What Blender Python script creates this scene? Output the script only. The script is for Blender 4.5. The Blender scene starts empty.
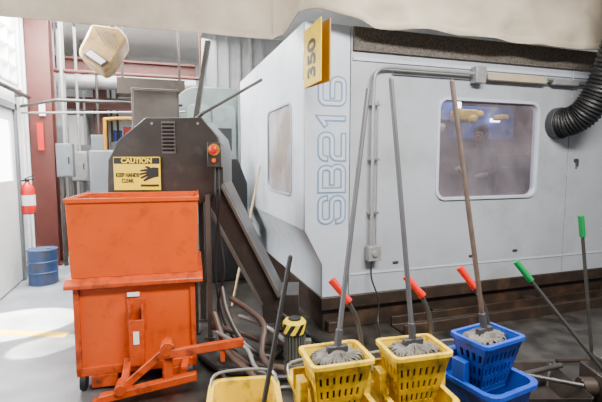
import bpy, math, random
from mathutils import Vector, Matrix
from mathutils.geometry import tessellate_polygon
random.seed(7)
S,C=0.3156,0.9489
YAW=math.radians(-18.4)
def GP(s,f,z=0): return Vector((S*f+C*s, C*f-S*s, z))
col=bpy.context.scene.collection

# ---------------- materials
def mat(name,c,rough=.5,metal=0,var=.10,scale=5,bump=0,dirt=None,dscale=3,dth=(.52,.7),alpha=None,emit=0):
    m=bpy.data.materials.new(name); m.use_nodes=True
    nt=m.node_tree; n=nt.nodes; L=nt.links
    bs=n['Principled BSDF']
    tc=n.new('ShaderNodeTexCoord')
    no=n.new('ShaderNodeTexNoise'); no.inputs['Scale'].default_value=scale; no.inputs['Detail'].default_value=6
    L.new(tc.outputs['Object'],no.inputs['Vector'])
    r=n.new('ShaderNodeValToRGB')
    r.color_ramp.elements[0].position=.3; r.color_ramp.elements[1].position=.7
    r.color_ramp.elements[0].color=(*[x*(1-var) for x in c],1)
    r.color_ramp.elements[1].color=(*[min(1,x*(1+var)) for x in c],1)
    L.new(no.outputs['Fac'],r.inputs['Fac'])
    out=r.outputs['Color']
    if dirt:
        n2=n.new('ShaderNodeTexNoise'); n2.inputs['Scale'].default_value=dscale; n2.inputs['Detail'].default_value=10; n2.inputs['Roughness'].default_value=.65
        L.new(tc.outputs['Object'],n2.inputs['Vector'])
        mr=n.new('ShaderNodeMapRange'); mr.inputs[1].default_value=dth[0]; mr.inputs[2].default_value=dth[1]
        L.new(n2.outputs['Fac'],mr.inputs[0])
        mx=n.new('ShaderNodeMix'); mx.data_type='RGBA'
        L.new(mr.outputs[0],mx.inputs[0]); L.new(out,mx.inputs[6]); mx.inputs[7].default_value=(*dirt,1)
        out=mx.outputs[2]
    L.new(out,bs.inputs['Base Color'])
    bs.inputs['Roughness'].default_value=rough; bs.inputs['Metallic'].default_value=metal
    if bump:
        bp=n.new('ShaderNodeBump'); bp.inputs['Strength'].default_value=bump; bp.inputs['Distance'].default_value=.02
        L.new(no.outputs['Fac'],bp.inputs['Height']); L.new(bp.outputs['Normal'],bs.inputs['Normal'])
    if emit:
        bs.inputs['Emission Color'].default_value=(*c,1); bs.inputs['Emission Strength'].default_value=emit
    if alpha is not None: bs.inputs['Alpha'].default_value=alpha
    return m
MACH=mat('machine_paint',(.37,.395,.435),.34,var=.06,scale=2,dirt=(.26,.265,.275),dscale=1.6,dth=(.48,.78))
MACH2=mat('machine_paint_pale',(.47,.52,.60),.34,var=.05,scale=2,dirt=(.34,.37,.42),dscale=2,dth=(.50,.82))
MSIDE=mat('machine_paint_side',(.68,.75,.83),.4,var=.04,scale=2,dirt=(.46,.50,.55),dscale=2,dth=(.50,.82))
LETF=mat('letter_fill',(.50,.55,.63),.4,var=.03)
SEAM=mat('seam_dark',(.06,.07,.08),.6)
BROWN=mat('base_brown',(.026,.016,.011),.5,var=.35,scale=6,dirt=(.09,.045,.024),dscale=4,dth=(.52,.75))
PERF=mat('perforated_strip',(.085,.072,.06),.8,var=.7,scale=60)
INT=mat('interior_warm_grey',(.22,.165,.165),.6,var=.3,scale=3)
ORANGE=mat('orange_paint',(.62,.072,.0),.36,var=.08,scale=4,dirt=(.28,.03,.001),dscale=7,dth=(.54,.80))
ORANGED=mat('orange_worn',(.50,.055,.001),.42,var=.2,scale=12,dirt=(.06,.015,.007),dscale=9,dth=(.52,.70))
DGREY=mat('conveyor_grey',(.026,.020,.017),.38,var=.25,scale=5,dirt=(.062,.046,.036),dscale=7,dth=(.55,.8))
DGREY2=mat('conveyor_edge',(.080,.068,.060),.40,var=.2)
BLACK=mat('black_rubber',(.007,.007,.008),.5)
YEL=mat('yellow_plastic',(.78,.50,.001),.35,var=.08,dirt=(.12,.075,.008),dscale=11,dth=(.50,.72))
BLUE=mat('blue_plastic',(.008,.055,.40),.35,var=.12,dirt=(.01,.02,.09),dscale=9,dth=(.54,.76))
REFB=mat('reflection_blue',(.03,.08,.34),.5,var=.3,scale=3,dirt=(.24,.24,.32),dscale=3,dth=(.50,.62))  # blue of the reflected patches in the window
DRUM=mat('drum_blue',(.03,.075,.20),.45,var=.2,dirt=(.10,.08,.06),dscale=8,dth=(.5,.7))
REDP=mat('red_grip',(.60,.008,.002),.35)
GRNP=mat('green_grip',(.0,.17,.04),.35)
CHAR=mat('charcoal_plastic',(.035,.035,.04),.5)
STEEL=mat('steel',(.36,.36,.37),.35,.8,var=.15)
DSTEEL=mat('dark_steel',(.075,.07,.065),.45,.6,var=.25)
GALV=mat('galvanised',(.30,.30,.30),.45,.35,var=.12,scale=14)
YARN=mat('yarn_grey',(.17,.16,.14),.95,var=.4,scale=14,dirt=(.07,.06,.05),dscale=9,dth=(.45,.65))
WET=mat('wet_mop_mass',(.030,.026,.022),.7,var=.5,scale=30,bump=.8)
WOOD=mat('wood_pale',(.55,.41,.22),.6,var=.15,scale=12)
WOODD=mat('handle_brown',(.085,.055,.042),.55,var=.3,scale=12)
FIBG=mat('handle_grey',(.065,.065,.072),.45,var=.15)
SIGN=mat('sign_yellow',(.84,.60,.0),.6,var=.03)
MUST=mat('sign_mustard',(.72,.48,.0),.55,var=.12,dirt=(.45,.28,.005),dscale=6)
SIGNO=mat('sign_orange',(.36,.17,.006),.5,var=.08)
REFY=mat('reflection_yellow',(.46,.34,.04),.5,var=.3,dirt=(.22,.18,.12),dscale=6,dth=(.48,.62))  # yellow of the reflected patches in the window
INK=mat('ink_black',(.005,.005,.005),.6)
BINK=mat('ink_blue',(.13,.22,.36),.5)
WHITE=mat('white_paint',(.80,.80,.78),.5,var=.05)
PAPER=mat('paper',(.85,.85,.83),.7)
TARP=mat('tarp_canvas',(.50,.43,.33),.6,var=.12,scale=2,bump=.06,dirt=(.30,.24,.17),dscale=1.6,dth=(.46,.80))
RBRN=mat('column_red_brown',(.10,.024,.018),.5,var=.15)
RED=mat('red_enamel',(.58,.008,.008),.3)
BEIGE=mat('beige_hood',(.46,.31,.14),.25,var=.25,dirt=(.17,.10,.04),dscale=5,dth=(.48,.7))
RACE=mat('raceway_beige',(.40,.34,.24),.5)
WALLM=mat('wall_white',(.80,.82,.84),.7,var=.05,dirt=(.6,.61,.62),dscale=1,dth=(.5,.8))
WALLG=mat('wall_grey_sheet',(.38,.40,.41),.6,var=.08,scale=2,dirt=(.28,.28,.28),dscale=2)
CEILM=mat('ceiling_white',(.78,.78,.76),.8,var=.05)
LINE=mat('line_yellow',(.70,.42,.02),.6,var=.2,scale=10,dirt=(.35,.33,.28),dscale=9,dth=(.55,.7))
ELEC=mat('electrical_grey',(.15,.165,.18),.45)
GGREEN=mat('grey_green_paint',(.22,.28,.27),.45,dirt=(.14,.17,.165))
GGREEN2=mat('grey_green_door',(.30,.37,.36),.45,dirt=(.2,.24,.235))
DAY=mat('daylight_glass',(.90,.95,1.0),.2,emit=10)
PANE=mat('frosted_pane',(.42,.40,.42),.15,var=.25,scale=1.5,dirt=(.34,.27,.24),dscale=1.8,dth=(.45,.6))
MOTOR=mat('motor_grey',(.11,.11,.095),.45,var=.25)
HOSEM=mat('hose_brown_grey',(.085,.055,.042),.5,var=.3)
SKIN=mat('skin',(.14,.075,.055),.6); HAIR=mat('hair',(.015,.010,.008),.8)
JKT=mat('jacket_navy',(.006,.007,.016),.9); TRS=mat('trousers',(.02,.02,.03),.9)
GLINTM=mat('glint_glow',(1,1,1),.3,emit=9)  # glow for the window highlights, not a real lamp
FLOOR=mat('concrete',(.34,.36,.39),.33,var=.18,scale=2.5,dirt=(.16,.18,.21),dscale=1.4,dth=(.42,.72))
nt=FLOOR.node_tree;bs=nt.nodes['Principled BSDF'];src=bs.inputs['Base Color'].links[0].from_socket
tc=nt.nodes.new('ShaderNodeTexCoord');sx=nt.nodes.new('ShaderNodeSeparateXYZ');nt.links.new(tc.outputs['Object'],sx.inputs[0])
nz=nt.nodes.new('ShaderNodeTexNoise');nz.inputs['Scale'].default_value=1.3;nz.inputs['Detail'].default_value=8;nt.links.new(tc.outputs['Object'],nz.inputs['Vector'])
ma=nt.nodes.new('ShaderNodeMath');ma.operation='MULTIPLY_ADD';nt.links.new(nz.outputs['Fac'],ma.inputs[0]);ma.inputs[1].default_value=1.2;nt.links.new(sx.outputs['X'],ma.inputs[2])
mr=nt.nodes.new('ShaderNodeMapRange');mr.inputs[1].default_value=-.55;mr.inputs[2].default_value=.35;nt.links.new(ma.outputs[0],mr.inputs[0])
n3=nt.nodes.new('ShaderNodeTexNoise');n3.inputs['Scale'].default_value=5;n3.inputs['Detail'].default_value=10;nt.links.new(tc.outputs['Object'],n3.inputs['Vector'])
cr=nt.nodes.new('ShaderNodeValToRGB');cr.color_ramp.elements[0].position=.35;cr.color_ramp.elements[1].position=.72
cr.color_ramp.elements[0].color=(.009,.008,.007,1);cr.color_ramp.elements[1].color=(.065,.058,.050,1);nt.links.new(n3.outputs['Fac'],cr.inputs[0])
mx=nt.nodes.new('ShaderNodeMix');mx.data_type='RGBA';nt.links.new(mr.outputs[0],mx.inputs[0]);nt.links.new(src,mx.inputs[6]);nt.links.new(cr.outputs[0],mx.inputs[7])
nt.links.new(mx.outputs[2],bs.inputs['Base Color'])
GL=bpy.data.materials.new('hazy_glass'); GL.use_nodes=True
nt=GL.node_tree; nt.nodes.remove(nt.nodes['Principled BSDF']); o=nt.nodes['Material Output']
tr=nt.nodes.new('ShaderNodeBsdfTransparent'); tr.inputs[0].default_value=(.88,.87,.92,1)
df=nt.nodes.new('ShaderNodeBsdfDiffuse'); df.inputs[0].default_value=(.42,.37,.40,1)
gs=nt.nodes.new('ShaderNodeBsdfGlossy'); gs.inputs[0].default_value=(.9,.9,.95,1); gs.inputs[1].default_value=.03
tcn=nt.nodes.new('ShaderNodeTexCoord'); nz=nt.nodes.new('ShaderNodeTexNoise'); nz.inputs['Scale'].default_value=2.2; nz.inputs['Detail'].default_value=5
mr=nt.nodes.new('ShaderNodeMapRange'); mr.inputs[1].default_value=.32;mr.inputs[2].default_value=.68;mr.inputs[3].default_value=.05;mr.inputs[4].default_value=.26
m1=nt.nodes.new('ShaderNodeMixShader'); m2=nt.nodes.new('ShaderNodeMixShader'); m2.inputs[0].default_value=.06
nt.links.new(tcn.outputs['Object'],nz.inputs['Vector']); nt.links.new(nz.outputs['Fac'],mr.inputs[0]); nt.links.new(mr.outputs[0],m1.inputs[0])
nt.links.new(tr.outputs[0],m1.inputs[1]); nt.links.new(df.outputs[0],m1.inputs[2]); nt.links.new(m1.outputs[0],m2.inputs[1]); nt.links.new(gs.outputs[0],m2.inputs[2]); nt.links.new(m2.outputs[0],o.inputs[0])

# ---------------- mesh builder
def XZ(a,b,d): return Vector((a,d,b))
def YZ(a,b,d): return Vector((d,a,b))
def XY(a,b,d): return Vector((a,b,d))
class B:
    def __init__(s): s.v=[]; s.f=[]
    def add(s,vs,fs):
        o=len(s.v); s.v+=[Vector(x) for x in vs]; s.f+=[tuple(i+o for i in f) for f in fs]; return s
    def box(s,x0,x1,y0,y1,z0,z1):
        return s.add([(x0,y0,z0),(x1,y0,z0),(x1,y1,z0),(x0,y1,z0),(x0,y0,z1),(x1,y0,z1),(x1,y1,z1),(x0,y1,z1)],
            [(0,3,2,1),(4,5,6,7),(0,1,5,4),(1,2,6,5),(2,3,7,6),(3,0,4,7)])
    def bar(s,p0,p1,w,h,up=(0,0,1)):
        p0=Vector(p0);p1=Vector(p1);d=(p1-p0).normalized();u=Vector(up)
        if abs(d.dot(u))>.95:u=Vector((0,1,0))
        sx=d.cross(u).normalized()*w/2; u=sx.cross(d).normalized()*h/2
        return s.loft([[p+sx*a+u*b for a,b in((-1,-1),(1,-1),(1,1),(-1,1))] for p in(p0,p1)])
    def loft(s,rings,cap0=True,cap1=True):
        n=len(rings[0]);vs=[v for r in rings for v in r];fs=[]
        for k in range(len(rings)-1):
            for i in range(n):
                j=(i+1)%n; fs.append((k*n+i,k*n+j,(k+1)*n+j,(k+1)*n+i))
        if cap0: fs.append(tuple(reversed(range(n))))
        if cap1: fs.append(tuple((len(rings)-1)*n+i for i in range(n)))
        return s.add(vs,fs)
    def cyl(s,p0,p1,r0,r1=None,n=16):
        if r1 is None:r1=r0
        p0=Vector(p0);p1=Vector(p1);d=(p1-p0).normalized()
        a=d.orthogonal().normalized();b=d.cross(a)
        return s.loft([[p+(a*math.cos(2*math.pi*i/n)+b*math.sin(2*math.pi*i/n))*r for i in range(n)] for p,r in((p0,r0),(p1,r1))])
    def tube(s,pts,r,n=8):
        pts=[Vector(p) for p in pts];rings=[];a=None
        for i,p in enumerate(pts):
            d=(pts[min(i+1,len(pts)-1)]-pts[max(i-1,0)]).normalized()
            a=d.orthogonal().normalized() if a is None else (a-d*a.dot(d)).normalized()
            b=d.cross(a);rr=r(i/(len(pts)-1)) if callable(r) else r
            rings.append([p+(a*math.cos(2*math.pi*k/n)+b*math.sin(2*math.pi*k/n))*rr for k in range(n)])
        return s.loft(rings)
    def lathe(s,prof,c=(0,0,0),n=24):
        c=Vector(c)
        return s.loft([[c+Vector((r*math.cos(2*math.pi*i/n),r*math.sin(2*math.pi*i/n),z)) for i in range(n)] for r,z in prof])
    def ell(s,c,rx,ry,rz,n=16,m=10):
        c=Vector(c);rings=[]
        for k in range(m+1):
            t=-math.pi/2+math.pi*k/m; t=max(min(t,1.55),-1.55)
            rings.append([c+Vector((rx*math.cos(t)*math.cos(2*math.pi*i/n),ry*math.cos(t)*math.sin(2*math.pi*i/n),rz*math.sin(t))) for i in range(n)])
        return s.loft(rings)
    def prism(s,outer,d0,d1,m=XZ,holes=()):
        loops=[outer]+list(holes)
        flat=[p for l in loops for p in l]
        tris=tessellate_polygon([[Vector((p[0],p[1],0)) for p in l] for l in loops])
        n=len(flat);vs=[m(p[0],p[1],d0) for p in flat]+[m(p[0],p[1],d1) for p in flat]
        fs=[tuple(t) for t in tris]+[tuple(i+n for i in reversed(t)) for t in tris];o=0
        for l in loops:
            k=len(l)
            for i in range(k):
                a=o+i;b=o+(i+1)%k; fs.append((a,b,b+n,a+n))
            o+=k
        return s.add(vs,fs)
    def ribbon(s,pts,w,y0,y1,m):
        P=[Vector((p[0],p[1])) for p in pts];Q=[P[0]]
        for p in P[1:]:
            if (p-Q[-1]).length>1e-4: Q.append(p)
        P=Q;P[0]=P[0]-(P[1]-P[0]).normalized()*w/2;P[-1]=P[-1]+(P[-1]-P[-2]).normalized()*w/2
        R=[]
        for i,p in enumerate(P):
            a=(P[i]-P[i-1]).normalized() if i else (P[1]-P[0]).normalized()
            b=(P[i+1]-P[i]).normalized() if i<len(P)-1 else a
            na=Vector((-a.y,a.x));nb=Vector((-b.y,b.x));n=(na+nb).normalized();k=w/2/max(.35,n.dot(na))
            l=p+n*k;r=p-n*k
            R.append([m(l.x,l.y,y0),m(r.x,r.y,y0),m(r.x,r.y,y1),m(l.x,l.y,y1)])
        return s.loft(R)
def rr(x0,x1,y0,y1,r,n=5):
    out=[]
    for cx,cy,a0 in((x1-r,y1-r,0),(x0+r,y1-r,90),(x0+r,y0+r,180),(x1-r,y0+r,270)):
        for i in range(n+1):
            a=math.radians(a0+90*i/n); out.append((cx+r*math.cos(a),cy+r*math.sin(a)))
    return out
def ring(hx,hy,r,z,cx=0,cy=0): return [Vector((x+cx,y+cy,z)) for x,y in rr(-hx,hx,-hy,hy,r)]
def smooth(pts,n=8):
    P=[Vector(p) for p in pts];P=[P[0]*2-P[1]]+P+[P[-1]*2-P[-2]];out=[]
    for i in range(1,len(P)-2):
        for k in range(n):
            t=k/n;a,b,c,d=P[i-1:i+3]
            out.append(.5*((2*b)+(c-a)*t+(2*a-5*b+4*c-d)*t*t+(3*b-a-3*c+d)*t**3))
    out.append(P[-2]);return out
import bmesh
def mk(b,name,m,root=None,bev=0,label=None,world=False,sm=35):
    me=bpy.data.meshes.new(name)
    vs=b.v
    if world and root is not None:
        inv=ROOTM[root.name].inverted(); vs=[inv@v for v in vs]
    me.from_pydata([tuple(v) for v in vs],[],b.f)
    bm=bmesh.new();bm.from_mesh(me);bmesh.ops.recalc_face_normals(bm,faces=bm.faces);bm.to_mesh(me);bm.free()
    for p in me.polygons:p.use_smooth=True
    me.set_sharp_from_angle(angle=math.radians(sm))
    me.materials.append(m)
    ob=bpy.data.objects.new(name,me);col.objects.link(ob)
    if root is not None: ob.parent=root
    if bev:
        md=ob.modifiers.new('bevel','BEVEL');md.width=bev;md.segments=2;md.limit_method='ANGLE'
    if label:ob['label']=label
    return ob
ROOTM={}
def root(name,loc,yaw=0,label='',cat='',group=None):
    e=bpy.data.objects.new(name,None);e.location=loc;e.rotation_euler=(0,0,yaw);e.empty_display_size=.1
    col.objects.link(e)
    if label:e['label']=label;e['category']=cat
    if group:e['group']=group
    ROOTM[e.name]=Matrix.Translation(Vector(loc))@Matrix.Rotation(yaw,4,'Z');return e
def tag(ob,label,cat,group=None):
    ob['label']=label;ob['category']=cat
    if group:ob['group']=group
    return ob
def struct(ob): ob['kind']='structure';return ob
def text(name,s,size,loc,xa,up,m,rt=None,off=0,ext=.0015,world=False,sx=1):
    cu=bpy.data.curves.new(name,'FONT');cu.body=s;cu.size=size;cu.align_x='CENTER';cu.align_y='CENTER';cu.extrude=ext;cu.offset=off
    t=bpy.data.objects.new('tmp',cu);col.objects.link(t);dg=bpy.context.evaluated_depsgraph_get()
    me=bpy.data.meshes.new_from_object(t.evaluated_get(dg));bpy.data.objects.remove(t)
    xa=Vector(xa).normalized();up=Vector(up).normalized();z=xa.cross(up)
    M=Matrix((( *(xa*sx),0),( *up,0),( *z,0),(0,0,0,1))).transposed();M=Matrix.Translation(Vector(loc))@M
    if world: M=ROOTM[rt.name].inverted()@M
    me.transform(M);me.materials.clear();me.materials.append(m)
    ob=bpy.data.objects.new(name,me);col.objects.link(ob)
    if rt is not None:ob.parent=rt
    return ob

# ================= SETTING
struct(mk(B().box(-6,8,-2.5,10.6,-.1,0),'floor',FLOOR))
struct(mk(B().box(-1.95,8,-.5,10.6,3.9,4.0),'ceiling',CEILM))
wl=B().prism([(5.3,0),(10.5,0),(10.5,3.9),(5.3,3.9)],-1.95,-1.8,YZ,holes=[[(5.6,2.62),(6.95,2.62),(6.95,3.35),(5.6,3.35)]])
for k in range(16):
    y=7.05+.21*k
    wl.prism([(-1.8,y),(-1.775,y+.02),(-1.775,y+.06),(-1.8,y+.08)],.14,3.88,lambda a,b,d:Vector((a,b,d)))
struct(mk(wl,'wall_left',WALLM))
struct(mk(B().box(-1.95,8,10.4,10.55,0,3.9),'wall_back',WALLM))
wp=B().box(.80,8,8.2,8.3,0,3.9)
for k in range(6): wp.box(.82+.22*k,.87+.22*k,8.17,8.2,0,3.9)
struct(mk(wp,'wall_partition',WALLG))
w=root('window_1',(-1.85,6.27,2.62));w['kind']='structure'
mk(B().box(-1.90,-1.88,5.6,6.95,2.62,3.35),'window_pane',DAY,w,world=True)
fb=B()
for y in(5.6,5.92,6.26,6.60,6.92): fb.box(-1.9,-1.79,y,y+.03,2.62,3.35)
for z in(2.62,2.84,3.08,3.32): fb.box(-1.9,-1.79,5.6,6.95,z,z+.03)
mk(fb,'window_frame',WHITE,w,world=True)
d=root('door_1',(-1.8,6.05,0));d['kind']='structure'
mk(B().prism([(5.5,.02),(6.5,.02),(6.5,2.25),(5.5,2.25)],-1.80,-1.75,YZ,holes=[[(5.62,1.35),(6.38,1.35),(6.38,2.1),(5.62,2.1)]]),'door_panel',WHITE,d,world=True,bev=.005)
mk(B().box(-1.785,-1.775,5.62,6.38,1.35,2.1),'door_glass',DAY,d,world=True)
mk(B().box(-1.82,-1.72,5.42,5.5,0,2.33).box(-1.82,-1.72,6.5,6.58,0,2.33).box(-1.82,-1.72,5.42,6.58,2.25,2.33),'door_frame',ELEC,d,world=True)
struct(mk(B().box(-1.80,-1.78,6.6,7.04,0,.12),'baseboard_left',ELEC))
struct(mk(B().prism([(-2.6,5.0),(-.85,4.25),(-.82,4.36),(-2.6,5.12)],.0,.003,XY),'trim_1',LINE))
struct(mk(B().prism([(-1.2,6.9),(-1.10,6.9),(-1.10,10.2),(-1.2,10.2)],.0,.003,XY),'trim_2',LINE))
def column(x,y,w,d,h,lab):
    b=B();t=.03
    b.box(x,x+w,y,y+t,0,h).box(x,x+w,y+d-t,y+d,0,h).box(x+w/2-t/2,x+w/2+t/2,y+t,y+d-t,0,h).box(x-.01,x+w+.03,y-.03,y+d+.03,0,.03)
    tag(mk(b,'steel_column',RBRN),lab,'column','reddish-brown steel columns')
column(-1.76,7.3,.30,.26,3.9,'reddish-brown steel H-column by the white wall')
column(-1.22,9.9,.24,.24,3.9,'reddish-brown steel H-column against the far wall')
tag(mk(B().box(-1.76,.78,9.0,9.2,3.15,3.19).box(-1.76,.78,9.0,9.2,3.46,3.5).box(-1.76,.78,9.085,9.115,3.19,3.46),'steel_beam',RBRN),'reddish-brown steel I-beam spanning below the white ceiling','beam')
tag(mk(B().box(-1.76,.78,9.6,9.72,2.62,2.65).box(-1.76,.78,9.6,9.72,2.82,2.85).box(-1.76,.78,9.65,9.67,2.65,2.82),'steel_girt',RBRN),'reddish-brown steel girt before the far wall','beam')

def drape():
    from mathutils import noise
    path=[((-1.9,4.15),2.74,.6),((1.10,4.15),2.75,.6),((1.215,4.05),2.80,.4),((1.215,3.60),2.86,.5),((1.30,3.48),2.85,.8),((1.66,3.46),2.78,1.0),((1.80,3.46),2.73,1.3),((6.4,3.46),2.73,1.3)]
    pts=[];nx_=[140,6,16,6,18,8,280]
    for (a,za,wa),(b_,zb,wb),n in zip(path,path[1:],nx_):
        for i in range(n):
            t=i/n;pts.append((a[0]+(b_[0]-a[0])*t,a[1]+(b_[1]-a[1])*t,za+(zb-za)*t,wa+(wb-wa)*t))
    a,za,wa=path[-1];pts.append((a[0],a[1],za,wa))
    nz=76;N=len(pts);vs=[];B_=B()
    for sd in(0,1):
        s_=0
        for i,(x,y,zb,wt) in enumerate(pts):
            if i: s_+=math.hypot(x-pts[i-1][0],y-pts[i-1][1])
            p,q=pts[max(i-1,0)],pts[min(i+1,N-1)];tx,ty=q[0]-p[0],q[1]-p[1];l=math.hypot(tx,ty);nx,ny=ty/l,-tx/l
            for k in range(nz+1):
                fz=k/nz
                z=zb+(3.88-zb)*fz+(1-fz)*.018*wt*noise.noise(Vector((s_*2.0,5,0)))
                # soft folds: swags sagging between hanging points plus mild creases
                sw=math.sin(s_*2*math.pi/1.45);sag=z*9+1.6*sw*sw
                f1=math.sin(sag+2.2*noise.noise(Vector((s_*1.1,z*1.5,3))))
                f2=noise.noise(Vector((s_*2.4+z*3,z*5-s_,9)))
                f5=noise.noise(Vector((s_*6-z*4,z*9+s_*2,12)))
                f3=noise.noise(Vector((s_*.9,z*1.4,2)))
                hem=.012 if fz<.04 else 0
                d_=wt*(.016*f1+.022*f2+.006*f5+.035*f3)+.055*wt+hem
                vs.append(Vector((x+nx*(d_-.012*sd),y+ny*(d_-.012*sd),z)))
    M=nz+1;fs=[]
    for sd in(0,1):
        o=sd*N*M
        for i in range(N-1):
            for k in range(nz): fs.append((o+i*M+k,o+(i+1)*M+k,o+(i+1)*M+k+1,o+i*M+k+1))
    o=N*M
    for i in range(N-1):
        for k in(0,nz): fs.append((i*M+k,(i+1)*M+k,o+(i+1)*M+k,o+i*M+k))
    for k in range(nz):
        for i in(0,N-1): fs.append((i*M+k,i*M+k+1,o+i*M+k+1,o+i*M+k))
    return B_.add(vs,fs)
tag(mk(drape(),'canvas_tarp',TARP,sm=80),'dirty off-white canvas tarp draped from the ceiling above the machine','tarp')

# ================= MACHINE
mc=root('machining_center',(1.413,3.63,0),0,'large pale blue-grey CNC machine enclosure with windows and SB216 lettering','machine')
def W(b,n,m,bev=0,label=None): return mk(b,n,m,mc,bev,label,world=True)
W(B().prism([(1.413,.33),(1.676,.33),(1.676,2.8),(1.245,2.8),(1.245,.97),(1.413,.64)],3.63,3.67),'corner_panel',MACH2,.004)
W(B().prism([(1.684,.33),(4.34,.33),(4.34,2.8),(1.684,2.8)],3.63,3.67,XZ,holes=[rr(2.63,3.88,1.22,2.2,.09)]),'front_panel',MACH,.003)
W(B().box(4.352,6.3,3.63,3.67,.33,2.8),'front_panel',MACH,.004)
for x in(1.672,4.335): W(B().box(x,x+.02,3.66,3.68,.33,2.8),'seam_strip',SEAM)
for x0,x1,y0,z0,z1 in((1.70,4.33,3.622,.52,.535),(4.36,6.3,3.622,.52,.535),(1.70,4.33,3.615,2.50,2.53),(4.36,6.3,3.615,2.50,2.53)):
    W(B().box(x0,x1,y0,3.634,z0,z1),'trim_bead',MACH2)
W(B().box(1.70,6.3,3.60,3.634,2.585,2.79),'perforated_strip',PERF)
def frame(x0,x1,z0,z1,w,m=XZ,d0=3.61,d1=3.68):
    return B().prism(rr(x0-w,x1+w,z0-w,z1+w,.11),d0,d1,m,holes=[rr(x0,x1,z0,z1,.085)])
W(frame(2.64,3.87,1.23,2.19,.03),'window_frame',MACH2,.004,'pale rounded window surround')
W(B().prism(rr(2.64,3.87,1.23,2.19,.085),3.645,3.65),'window_pane',GL,0,'hazy clear window pane')
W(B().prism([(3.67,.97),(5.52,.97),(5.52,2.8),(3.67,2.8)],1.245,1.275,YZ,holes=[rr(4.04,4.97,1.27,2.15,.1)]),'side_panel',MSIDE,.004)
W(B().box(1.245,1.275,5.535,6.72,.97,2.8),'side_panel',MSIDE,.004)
W(B().prism(rr(4.04,4.97,1.27,2.15,.1),1.255,1.262,YZ),'side_window_pane',PANE)
W(frame(4.04,4.97,1.27,2.15,.022,YZ,1.235,1.275),'window_frame',MACH2,.003)
lo=B()
lo.loft([[Vector((1.245,y,.97)),Vector((1.275,y,.97)),Vector((1.443,y,.64)),Vector((1.443,y,.33)),Vector((1.413,y,.33)),Vector((1.413,y,.64))] for y in(3.67,6.72)])
W(lo,'skirt_panel',MSIDE,.003)
W(B().box(1.25,6.3,3.67,6.72,2.78,2.8),'roof_panel',MACH)
W(B().box(1.28,6.3,6.69,6.72,.36,2.78).box(6.27,6.3,3.67,6.69,.36,2.78).box(1.45,6.27,3.67,6.69,.33,.36),'inner_lining',INT)
bs=B().box(1.43,6.3,3.66,6.7,0,.33).box(1.40,6.3,3.61,3.66,.21,.33).box(1.405,1.43,3.66,6.7,.21,.33)
for x in(1.46,2.6,3.8,5.0): bs.box(x,x+.14,3.58,3.66,0,.10)
W(bs,'base',BROWN,.006,'dark brown rusty steel base band')
W(B().box(4.40,4.72,5.5,5.8,2.20,2.38).cyl((4.55,5.5,2.22),(4.55,5.38,2.22),.06).cyl((4.72,5.7,2.3),(4.95,5.7,2.34),.06),'yellow_reflection',REFY,.03,'yellow block standing in for a window reflection')  # solid yellow shapes added to imitate reflections in the pane
W(B().box(5.15,5.30,5.5,5.7,2.24,2.32),'yellow_reflection_bit',REFY,.02,'small yellow block standing in for a window reflection')
W(B().box(3.3,4.7,6.1,6.5,2.26,2.60),'blue_reflection',REFB,.02,'blue block standing in for a window reflection')  # solid blue shapes added to imitate reflections in the pane
W(B().box(4.8,5.9,6.0,6.4,1.95,2.50),'blue_reflection',REFB,.02,'blue block standing in for a window reflection')
W(B().cyl((3.9,5.9,2.22),(4.3,5.8,2.10),.07).box(3.75,3.9,5.8,5.95,2.08,2.28),'grey_reflection',GALV,.01,'grey block standing in for a window reflection')  # grey piece added as another irregular reflection patch
W(B().box(2.0,3.2,5.8,6.4,.36,1.75).cyl((3.2,6.1,1.5),(3.5,6.1,1.5),.2),'inner_fixture',ELEC,.02)
W(B().box(4.9,5.9,5.6,6.1,.36,1.7).box(5.1,5.6,5.5,5.6,1.1,1.5),'tool_changer',CHAR,.02)
W(B().box(4.62,4.74,5.94,6.0,2.45,2.55),'window_glint',GLINTM,.01,'small glowing block standing in for a window highlight')  # glowing bars added to imitate bright highlights in the window
W(B().box(5.32,5.50,5.9,5.95,2.24,2.30),'window_glint',GLINTM,.01,'small glowing block standing in for a window highlight')
for x,z in((2.15,.60),(3.05,.60),(3.62,.62)):
    W(B().box(x,x+.06,3.615,3.635,z,z+.02),'latch',CHAR,.004)
W(B().cyl((4.45,3.63,1.6),(4.45,3.60,1.6),.02).box(4.438,4.462,3.59,3.60,1.53,1.61),'door_handle',CHAR)
# rounded outlined lettering SB216, reading bottom to top
def arcp(cx,cy,r,a0,a1,n=6): return [(cx+r*math.cos(math.radians(a0+(a1-a0)*i/n)),cy+r*math.sin(math.radians(a0+(a1-a0)*i/n))) for i in range(n+1)]
q=.22
GLY={}
GLY['S']=[[(1,.82)]+arcp(1-q,1-q,q,0,90)+arcp(q,1-q,q,90,180)+arcp(q,.5+q,q,180,270)+arcp(1-q,.5-q,q,90,0)+arcp(1-q,q,q,0,-90)+arcp(q,q,q,270,180)+[(0,.24)]]
GLY['S'][0][0]=(1,.77)
GLY['S'][0]=GLY['S'][0][1:-1]
GLY['B']=[[(.32,.5)]+arcp(1-q,.5-q,q,90,0)+arcp(1-q,q,q,0,-90)+[(0,0),(0,1),(.4,1)],[(.3,1)]+arcp(.95-q,1-q,q,90,0)+arcp(.95-q,.5+q,q,0,-90)+[(.34,.5)]]
GLY['2']=[arcp(q,1-q,q,180,90)+arcp(1-q,1-q,q,90,0)+arcp(1-q,.5+q,q,0,-90)+arcp(q,.5-q,q,90,180)+[(0,0),(.95,0)]]
GLY['1']=[[(.12,.82),(.45,1),(.45,.03)]]
GLY['6']=[arcp(1-q,1-q,q,10,90)+arcp(q,1-q,q,90,180)+arcp(q,q,q,180,270)+arcp(1-q,q,q,-90,0)+arcp(1-q,.5-q,q,0,90)+[(.30,.5)]]
z=1.02
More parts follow.
